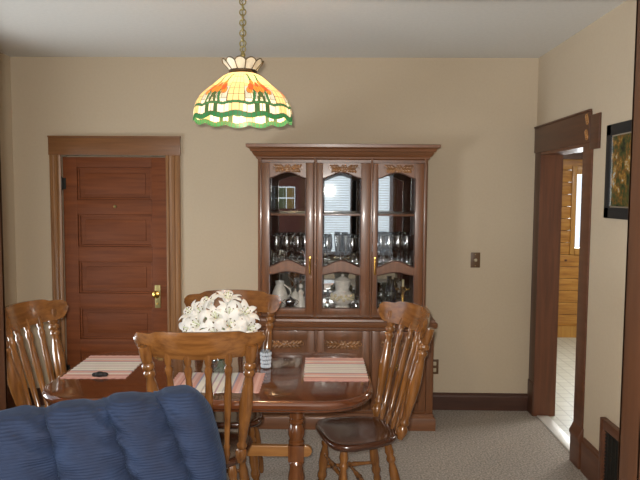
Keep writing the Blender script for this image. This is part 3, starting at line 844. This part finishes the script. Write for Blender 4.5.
heads = [(-.75, -1.70, 1.095, .95), (-.70, -1.78, 1.045, 1), (-.66, -1.65, 1.145, .9), (-.60, -1.76, 1.09, 1), (-.55, -1.66, 1.172, .95),
         (-.515, -1.80, 1.05, .7), (-.45, -1.70, 1.10, .9), (-.415, -1.74, 1.02, 1), (-.60, -1.83, 1.01, .9), (-.69, -1.72, 1.10, .7), (-.53, -1.73, 1.10, .8), (-.47, -1.80, .99, .9), (-.755, -1.73, 1.01, .8)]
LG = 'white lilies in the glass vase'
for i, (x, y, z, op) in enumerate(heads):
    c = Vector((VX, VY, .93)); d = (Vector((x, y, z)) - c); d.y -= .07; d.normalize()
    base = Vector((x, y, z)) - d * .05
    lab = 'white open lily in the bouquet in the glass vase'
    lt = thing('lily', lab, 'lily', base, 0, LG)
    lt.rotation_mode = 'QUATERNION'; lt.rotation_quaternion = d.to_track_quat('Z', 'Y')
    q = lt.rotation_quaternion.to_matrix().inverted()
    obj('bloom', lily_bloom(op, i), M_PETAL, lt, 80)
    obj('stamen_cluster', stamens_mesh(i), [M_ANTHER, M_PISTIL], lt, 60)
    b = B()
    a = 2 * PI * i / len(heads); foot = Vector((VX + .018 * math.cos(a), VY + .018 * math.sin(a), TZ + .03)); neck = Vector((VX + .02 * math.cos(a), VY + .02 * math.sin(a), TZ + .17))
    pts = []
    P = [foot, neck, base - d * .06, base + d * .004]
    for k in range(13):
        s = k / 12; m = (1 - s)
        pts.append(q @ ((P[0] * m ** 3 + P[1] * 3 * m * m * s + P[2] * 3 * m * s * s + P[3] * s ** 3) - base))
    tube(b, pts, [.0028] * 11 + [.0035, .005], 6); obj('stem', b, M_STEM, lt)
    if i % 2 == 0:
        b = B(); mid = pts[8]; out = (q @ Vector((d.x, d.y - .2, -.15))).normalized(); sd = out.cross(q @ Vector((0, 0, 1))).normalized(); up = sd.cross(out)
        rows = []
        for k in range(9):
            s = k / 8; w = .014 * math.sin(PI * min(.98, s + .03)) + .0005; p = mid + out * .13 * s + up * (.03 * math.sin(s * 2.2) - .04 * s * s)
            rows.append([p - sd * w, p + up * -.003, p + sd * w])
        rings(b, rows, closed=False); obj('leaf', b, M_GREEN, lt, 80)

# ------------------------------------------------------------------ dining chairs
def post_prof(top=True):
    return [(t, r * 1.2) for t, r in [(0, .013), (.02, .016), (.05, .023), (.09, .024), (.12, .015), (.14, .021), (.16, .021), (.18, .014), (.22, .018), (.42, .026), (.52, .027), (.68, .02), (.74, .015), (.76, .022), (.785, .022), (.80, .016), (.82, .024), (.845, .024), (.86, .017), (.88, .022), (.93, .0245), (.99, .0245), (1, .0235)]]
def spindle_prof():
    return [(t, r * 1.3) for t, r in [(0, .007), (.05, .010), (.09, .014), (.13, .010), (.16, .013), (.18, .009), (.45, .0125), (.62, .014), (.78, .0105), (.83, .0145), (.86, .0145), (.88, .009), (.91, .0135), (.95, .0135), (1, .009)]]
def leg_prof():
    return [(t, r * 1.12) for t, r in [(0, .015), (.05, .018), (.12, .022), (.17, .016), (.20, .022), (.23, .022), (.26, .015), (.36, .022), (.5, .025), (.6, .019), (.64, .024), (.68, .024), (.72, .016), (.78, .021), (.9, .018), (.97, .015), (1, .011)]]
LEAN = .285
def back_y(z): return -.185 - LEAN * (z - .455)
def curve_y(x): return 1.25 * x * x
def make_chair(label, loc, rz):
    t = thing('dining_chair', label, 'chair', loc, rz, 'oak dining chairs round the table')
    # seat: saddle outline
    b = B()
    out = []
    n = 48
    for k in range(n):
        a = 2 * PI * k / n; ca, sa = math.cos(a), math.sin(a)
        e = .62
        x = math.copysign(abs(ca) ** e, ca); y = math.copysign(abs(sa) ** e, sa)
        wdt = .21 + .03 * y
        out.append((x * wdt, y * .205 + .005))
    lv = [(.418, .90, .0), (.422, .95, .0), (.432, .985, 0), (.442, 1.0, 0), (.450, .995, 0), (.457, .97, 0), (.459, .93, 0), (.452, .80, 0), (.446, .55, 0), (.445, .25, 0), (.445, .05, 0)]
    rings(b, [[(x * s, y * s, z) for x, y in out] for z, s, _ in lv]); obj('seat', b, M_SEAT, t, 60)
    # crest rail
    b = B(); rows = []
    n = 44; H = .298
    for i in range(n + 1):
        x = -H + 2 * H * i / n; u = abs(x) / H
        ztop = 1.114 - .005 * min(1, (u / .66) ** 2) - (.013 * max(0, min(1, (u - .62) / .1))) - (.022 * max(0, (u - .88) / .12) ** 3)
        zbot = .984 + .008 * u * u + (.062 * max(0, (u - .80) / .2) ** 2.2)
        th = .024 - .006 * u
        ring = []
        for (f, off) in ((0, -.5), (0, .5), (.3, .62), (.7, .62), (1, .4), (1, -.4), (.7, -.55), (.3, -.6)):
            z = zbot + (ztop - zbot) * f
            ring.append((x, back_y(z) + curve_y(x) + off * th + .012 - .010 * math.sin(PI * f), z))
        rows.append(ring)
    rings(b, rows); obj('crest_rail', b, M_CHAIRX, t, 40)
    for s in (-1, 1):
        b = B(); zt = 1.043; xt = s * .238; xb = s * .175
        lathe(b, (xb, back_y(.452) + curve_y(xb) * .3, .452), (xt, back_y(zt) + curve_y(xt) - .014, zt), post_prof(), 16); obj('back_post', b, M_CHAIR, t, 50)
    for x in (-.136, -.046, .046, .136):
        b = B(); zt = 1.02; xb = x * .82
        lathe(b, (xb, back_y(.452) + curve_y(xb) * .3 + .0, .450), (x, back_y(zt) + curve_y(x) + .008, zt), spindle_prof(), 12); obj('spindle', b, M_CHAIR, t, 50)
    legs = {}
    for sx in (-1, 1):
        for sy in (-1, 1):
            p0 = Vector((sx * (.15 if sy > 0 else .13), .125 if sy > 0 else -.12, .425)); p1 = Vector((sx * (.2 if sy > 0 else .18), .155 if sy > 0 else -.2, 0))
            b = B(); lathe(b, p0, p1, leg_prof(), 14); obj('leg', b, M_CHAIR, t, 50); legs[sx, sy] = (p0, p1)
    def on(l, z): p0, p1 = legs[l]; return p0 + (p1 - p0) * ((.425 - z) / .425)
    sp = [(0, .008), (.1, .009), (.3, .011), (.42, .015), (.45, .011), (.5, .018), (.55, .011), (.58, .015), (.7, .011), (.9, .009), (1, .008)]
    b = B(); lathe(b, on((-1, 1), .27), on((1, 1), .27), sp, 12); obj('stretcher', b, M_CHAIR, t, 50)
    for sx in (-1, 1):
        b = B(); lathe(b, on((sx, 1), .19), on((sx, -1), .19), sp, 12); obj('stretcher', b, M_CHAIR, t, 50)
    m1 = (on((-1, 1), .19) + on((-1, -1), .19)) / 2; m2 = (on((1, 1), .19) + on((1, -1), .19)) / 2
    b = B(); lathe(b, m1, m2, sp, 12); obj('stretcher', b, M_CHAIR, t, 50)
    return t
ch = make_chair('oak spindle-back dining chair at the near long side of the table, seen from behind', (-.610, -1.945, 0), R(4))
CG = 'oak dining chairs round the table'
dup(ch, (-.60, -1.41, 0), R(180), 'oak spindle-back dining chair across the table, half hidden by the lilies', CG)
dup(ch, (.15, -1.68, 0), R(107), 'oak spindle-back dining chair in front of the right half of the china cabinet', CG)
dup(ch, (-1.36, -1.68, 0), R(-98), 'oak spindle-back dining chair at the table end in front of the panel door', CG)

# ------------------------------------------------------------------ pendant lamp
LX, LY = -.455, -1.75
lamp = thing('pendant_lamp', 'stained glass pendant lamp with tulips and a green rim hanging over the table', 'pendant lamp', (LX, LY, 0))
G = {'cream': 0, 'white': 1, 'green': 2, 'orange': 3, 'red': 4, 'grey': 5, 'lead': 6, 'dgreen': 7}
SM = [stained('shade_cream', '#e2c792', .3), stained('shade_white', '#ece6d2', .3), stained('shade_green', '#2a7048', .3), stained('shade_orange', '#e8893a', .3), stained('shade_red', '#d05a34', .3), stained('shade_blue_grey', '#aeb6b4', .3), plain('lead_came', '#5a4c30', .5, .3), stained('shade_dark_green', '#3a5c38', .3)]
prof = [(.066, 2.325), (.085, 2.318), (.115, 2.298), (.152, 2.265), (.19, 2.235), (.215, 2.212), (.235, 2.18), (.245, 2.15), (.250, 2.12), (.252, 2.094)]
def pr_at(v):
    s = v * (len(prof) - 1); i = min(int(s), len(prof) - 2); f = s - i
    def cr(a, b_, c, d, f): return .5 * ((2 * b_) + (-a + c) * f + (2 * a - 5 * b_ + 4 * c - d) * f * f + (-a + 3 * b_ - 3 * c + d) * f ** 3)
    g = lambda j: prof[max(0, min(len(prof) - 1, j))]
    return cr(g(i - 1)[0], g(i)[0], g(i + 1)[0], g(i + 2)[0], f), cr(g(i - 1)[1], g(i)[1], g(i + 1)[1], g(i + 2)[1], f)
def cell(u, v):
    """u in -.5..5 within one of six repeats, v 0..1 down the shade -> (cell id, colour)"""
    au = abs(u)
    lob = abs(math.sin(2 * PI * (u + .25)))             # two lobes a repeat
    w1 = .775 - .035 * lob
    if v > .935 - .02 * lob: return ('rim', round(u * 12)), 'green'
    if w1 < v < w1 + .043: return ('band', round(u * 10)), 'green'
    if v >= w1 + .043:
        c = 'cream' if au < .13 else 'white'
        if .36 < au < .44: c = 'dgreen'
        return ('low', int((u + .5) * 7)), c
    if au < .155 + .03 * v:                              # plain panel of little squares
        return ('sq', int((u + .5) * 8.99), int(v * 8)), 'cream'
    cu = .5 - au                                         # distance from the middle of the tulips
    if .30 < v < .62:
        fl = [(.06, .50, .07, 'orange'), (.17, .46, .07, 'red'), (.0, .41, .05, 'red'), (.13, .37, .05, 'orange'), (.23, .54, .06, 'orange')]
        for k, (a, c, r, col) in enumerate(fl):
            if ((cu - a) / r) ** 2 + ((v - c) / (r * 1.2)) ** 2 < 1: return ('fl', k, u > 0, cu > a), col
    if .5 < v:
        for k, a in enumerate((.05, .15)):
            if abs(cu - a - .03 * math.sin(v * 9)) < .024: return ('st', k, u > 0), 'green' if k else 'dgreen'
    if .44 < v < .70 and .2 < cu < .33: return ('gr', u > 0), 'grey'
    if .55 < v < .70 and .08 < cu < .13: return ('gr2', u > 0), 'grey'
    if .16 < v < .36 and abs(cu - .1 - .5 * (.36 - v)) < .035: return ('lf', u > 0), 'green'
    if v < .2: return ('tp', int((u + .5) * 8)), 'cream'
    return ('bg', int((u + .5) * 6), int(v * 5)), 'cream' if v < .62 else 'white'
NT, NV = 540, 120
b = B(); rows = []
for j in range(NV + 1):
    v = j / NV; r, z = pr_at(v); row = []
    for i in range(NT):
        a = 2 * PI * i / NT
        zz = z - (max(0, v - .86) / .14) * .016 * (abs(math.sin(6 * a)) )
        row.append(b.verts.new((r * math.sin(a), -r * math.cos(a), zz)))
    rows.append(row)
def at(i, j):
    a = ((i + .5) / NT) * 6
    return cell(((a + .5) % 1) - .5, (j + .5) / NV)
cells = [[at(i, j) for i in range(NT)] for j in range(NV)]
for j in range(NV):
    for i in range(NT):
        f = b.faces.new((rows[j][i], rows[j][(i + 1) % NT], rows[j + 1][(i + 1) % NT], rows[j + 1][i])); f.smooth = True
        c = cells[j][i]; edge = (cells[j][(i + 1) % NT][0] != c[0]) or (j + 1 < NV and cells[j + 1][i][0] != c[0])
        f.material_index = G['lead'] if edge else G[c[1]]
obj('shade', b, SM, lamp, 80)
b = B(); lathe(b, (0, 0, 2.318), (0, 0, 2.345), [(0, .066), (.15, .071), (.4, .066), (.6, .071), (.85, .072), (1, .068)], 30); obj('band', b, M_BRONZE, lamp)
b = B(); NP = 11                                         # flared gallery of glass petals
for k in range(NP):
    a0 = 2 * PI * (k - .5) / NP; rows_ = []
    for j in range(7):
        s = j / 6; r = .066 + .032 * s; row = []
        for i in range(7):
            f = i / 6; a = a0 + 2 * PI / NP * (.05 + .9 * f)
            z = 2.343 + s * (.034 + .016 * math.sin(PI * f) ** .7)
            bul = .006 * math.sin(PI * f)
            row.append(((r + bul) * math.sin(a), -(r + bul) * math.cos(a), z))
        rows_.append(row)
    rings(b, rows_, closed=False, mat=0)
    am = a0 
    tube(b, [((.066 + .032 * s) * math.sin(am), -(.066 + .032 * s) * math.cos(am), 2.343 + .034 * s) for s in (0, .5, 1)], .003, 6, 1)
    tube(b, [((.1 + .006 * math.sin(PI * i / 8)) * math.sin(a0 + 2 * PI / NP * i / 8), -(.1 + .006 * math.sin(PI * i / 8)) * math.cos(a0 + 2 * PI / NP * i / 8), 2.377 + .016 * math.sin(PI * i / 8) ** .7) for i in range(9)], .0028, 6, 1)
obj('gallery', b, [SM[1], SM[6]], lamp, 60)
b = B(); lathe(b, (0, 0, 2.30), (0, 0, 2.44), [(0, .02), (.2, .022), (.3, .05), (.34, .05), (.4, .012), (.8, .01), (.85, .014), (1, .006)], 16); torus(b, (0, 0, 2.45), (0, 1, 0), .014, .003); obj('cap', b, M_ABRASS, lamp)
b = B(); z = 2.465; k = 0
while z < CEIL - .03:
    torus(b, (0, 0, z + .012), (1, 0, 0) if k % 2 else (.25, 1, 0), .0165, .0036, 16, 6, 1.0); z += .026; k += 1
obj('chain', b, M_ABRASS, lamp)
b = B(); tube(b, [(.006 * math.sin(k * 1.9), .006 * math.cos(k * 1.9), 2.42 + (CEIL - 2.44) * k / 24) for k in range(25)], .0028, 6); obj('cord', b, M_ABRASS, lamp)
b = B(); lathe(b, (0, 0, CEIL - .03), (0, 0, CEIL), [(0, .012), (.2, .03), (.7, .06), (1, .065)], 24); obj('canopy', b, M_ABRASS, lamp)
b = B(); lathe(b, (0, 0, 2.27), (0, 0, 2.14), [(0, .014), (.25, .016), (.4, .024), (.7, .03), (.9, .02), (1, .004)], 16); obj('bulb', b, emit('bulb_glow', '#ffdfb4', 210), lamp)

# ------------------------------------------------------------------ things on the walls
t = thing('light_switch', 'brown dimmer switch plate on the back wall beside the china cabinet', 'light switch', (1.139, 0, 1.207))
b = B(); box(b, -.037, .037, -.007, 0, -.06, .06, .003); obj('plate', b, M_BROWNP, t)
b = B(); lathe(b, (0, -.006, 0), (0, -.022, 0), [(0, .014), (.8, .012), (1, .009)], 16); obj('knob', b, M_IVORY, t)
for z in (-.045, .045):
    b = B(); lathe(b, (0, -.006, z), (0, -.0085, z), [(0, .004), (1, .003)], 10); obj('screw', b, M_ABRASS, t)
t = thing('power_outlet', 'brown double power outlet low on the back wall by the cabinet', 'power outlet', (.83, 0, .348))
b = B(); box(b, -.036, .036, -.007, 0, -.059, .059, .003); obj('plate', b, M_BROWNP, t)
for z in (-.026, .026):
    b = B(); box(b, -.017, .017, -.010, -.006, z - .015, z + .015, .003); obj('socket', b, M_IVORY, t)
# framed picture
t = thing('framed_picture', 'autumn picture in a wide black frame on the right wall beside the doorway', 'picture', (XR, 0, 0))
py0, py1, pz0, pz1 = -1.80, -1.325, 1.592, 2.12
b = B(); fw = .062
box(b, -.02, -.001, py0, py1, pz0, pz0 + fw, .004); box(b, -.02, -.001, py0, py1, pz1 - fw, pz1, .004); box(b, -.02, -.001, py0, py0 + fw, pz0, pz1, .004); box(b, -.02, -.001, py1 - fw, py1, pz0, pz1, .004); obj('frame', b, M_BLACK, t)
b = B(); q = .008
box(b, -.016, -.006, py0 + fw, py1 - fw, pz0 + fw, pz0 + fw + q); box(b, -.016, -.006, py0 + fw, py1 - fw, pz1 - fw - q, pz1 - fw); box(b, -.016, -.006, py0 + fw, py0 + fw + q, pz0 + fw, pz1 - fw); box(b, -.016, -.006, py1 - fw - q, py1 - fw, pz0 + fw, pz1 - fw); obj('inner_border', b, M_SILVER, t)
b = B(); box(b, -.012, -.006, py0 + fw, py1 - fw, pz0 + fw, pz1 - fw); obj('print', b, M_ART, t)
# register
t = thing('wall_register', 'wooden framed heating register with dark grille low on the right wall', 'heating register', (XR, -1.66, 0))
b = B(); box(b, -.034, 0, -.245, -.2, 0, .45, .006); box(b, -.034, 0, .2, .245, 0, .45, .006); box(b, -.034, 0, -.2, .2, .395, .45, .006); box(b, -.034, 0, -.2, .2, 0, .05, .006); obj('frame', b, M_BASEBY, t)
b = B(); box(b, -.006, 0, -.2, .2, .05, .395)
z = .06
while z < .39:
    prism(b, [(-.022, z), (-.02, z - .002), (-.006, z + .012), (-.008, z + .014)], -.2, .2, 'Y'); z += .02
for k in range(1, 8): box(b, -.024, -.02, -.2 + k * .05 - .002, -.2 + k * .05 + .002, .05, .395)
obj('grille', b, M_DARK, t)

# ------------------------------------------------------------------ recliner
rec = thing('recliner', 'dark blue ribbed plush recliner with puffy channelled back in the foreground', 'recliner', (-.80, -2.985, 0), R(24))
SEAMS = [(-.47, -.47), (-.145, -.085), (.03, .13), (.205, .315), (.39, .455)]      # across the back: at the top, lower down
def seam(k, z):
    f = max(0.0, min(1.0, (1.04 - z) / .28)); a, c = SEAMS[k]
    return a + (c - a) * f ** .8
def channel(k):
    """one puffed channel of the back, its seams fanning outwards: a closed loop over the top for each step of the width"""
    b = B(); NX, NF = 30, 64; rows = []
    for i in range(NX + 1):
        t = i / NX
        p = max(0, 1 - abs(2 * t - 1) ** 2.4) ** .55                       # puff across
        if k == 3 and t > .5: p = max(0, 1 - abs(2 * t - 1) ** 3.2) ** .5
        zt = (.985 + .03 * min(1, t * 1.2), 1.015, 1.02, 1.025)[k] - .026 * (1 - p)
        if k == 3: zt -= .07 * max(0, (t - .55) / .45) ** 2.5
        yf = -.11 - .055 * p; yb = .10 + .03 * p
        if k == 3: yf += .07 * max(0, (t - .5) / .5) ** 2; yb -= .04 * max(0, (t - .5) / .5) ** 2
        ring = []
        for j in range(NF):
            a = PI * j / (NF - 1)                                            # front foot -> over the top -> back foot
            ca, sa = math.cos(a), math.sin(a)
            ny = math.copysign(abs(ca) ** .6, ca); nz = abs(sa) ** .5
            y = (yf + yb) / 2 - ny * (yb - yf) / 2
            z = .40 + (zt - .40) * nz
            e0, e1 = seam(k, z) - .006, seam(k + 1, z) + .006
            x = e0 + (e1 - e0) * t
            near = min(t, 1 - t) if k != 3 else min(t, 1.3 - t)
            gl = math.exp(-(near / .26) ** 2)                                # gathers near the seams
            wv = noise.noise((x * 6, k * 3.1, z * 5))
            wr = .014 * gl * (math.sin(z * 70 + 5 * wv + 9 * (t - .5)) + .5 * math.sin(z * 121 - 6 * t + 3 * wv)) if 0 < j < NF - 1 else 0
            soft = .011 * noise.noise((x * 6, y * 5 + 3 + k, z * 5))
            sgn = -1 if ca > 0 else 1
            ring.append((x, y + .12 * (z - .42) + sgn * (wr + soft) * abs(ca) ** .3, z + (soft * .5 + wr * .35) * sa))
        rows.append(ring)
    rings(b, rows)
    return b
for k in range(4):
    obj('back_cushion', channel(k), M_BLUE, rec, 80)
b = B(); box(b, -.40, .34, .03, .15, .15, .80, .04); obj('back_shell', b, M_BLUE, rec, 60)
b = B(); box(b, -.30, .28, -.72, .0, .24, .46, .06); obj('seat_cushion', b, M_BLUE, rec, 60)
for s, x in ((-1, -.40), (1, .38)):
    b = B(); box(b, x - .09, x + .09, -.74, .06, .05, .56, .07); obj('arm', b, M_BLUE, rec, 60)
b = B(); box(b, -.32, .3, -.70, .12, 0, .24, .02); obj('base', b, M_BLUE, rec, 60)

# ------------------------------------------------------------------ camera
f, D, H = 640., 5.05, 1.72
yaw, pitch, roll = R(1.0), R(4.12), R(.35)
w = Vector((-math.sin(yaw) * math.cos(pitch), math.cos(yaw) * math.cos(pitch), -math.sin(pitch)))
r0 = Vector((math.cos(yaw), math.sin(yaw), 0)); u0 = r0.cross(w)
r_ = r0 * math.cos(roll) + u0 * math.sin(roll); u_ = u0 * math.cos(roll) - r0 * math.sin(roll)
cam = bpy.data.cameras.new('camera'); cam.sensor_width = 36; cam.lens = f * 36 / 640; cam.clip_start = .05
co = bpy.data.objects.new('camera', cam); COL.objects.link(co)
m = Matrix((r_, u_, -w)).transposed().to_4x4(); m.translation = (0, -D, H); co.matrix_world = m
SC.camera = co

# ------------------------------------------------------------------ light
def area(name, loc, rot, sx, sy, power, col):
    l = bpy.data.lights.new(name, 'AREA'); l.shape = 'RECTANGLE'; l.size = sx; l.size_y = sy; l.energy = power; l.color = col
    o = bpy.data.objects.new(name, l); COL.objects.link(o); o.location = loc; o.rotation_euler = rot
    return o
DAY = (.92, .97, 1.0)
area('daylight_side', (-3.6, (SWY0 + SWY1) / 2, .95), (R(122), 0, R(-90)), 2.0, 1.2, 300, DAY)
area('daylight_dining', (XL - .35, (DWY0 + DWY1) / 2, .85), (R(130), 0, R(-90)), 1.4, .9, 62, DAY)
area('daylight_kitchen', (3.4, KY1 + .35, 1.53), (R(-90), 0, 0), 1.5, 1.1, 90, DAY)
area('kitchen_fill_light', (3.2, .6, KC + .1), (0, 0, 0), .6, .6, 45, (1, .95, .88))  # added fill for the next room, no known fixture there
# the camera's own flash, just above the lens
fl = area('camera_flash', (-.035, -D - .02, H + .05), (R(90) - pitch, 0, yaw + R(7)), .05, .03, 100, (1, .96, .9))

wd = bpy.data.worlds.new('sky'); wd.use_nodes = True; SC.world = wd
bg = wd.node_tree.nodes['Background']; bg.inputs[0].default_value = (.80, .90, 1.0, 1); bg.inputs[1].default_value = 1.5

SC.view_settings.view_transform = 'Standard'; SC.view_settings.look = 'None'
SC.view_settings.gamma = 1; SC.view_settings.use_curve_mapping = False
SC.view_settings.exposure = 0.0
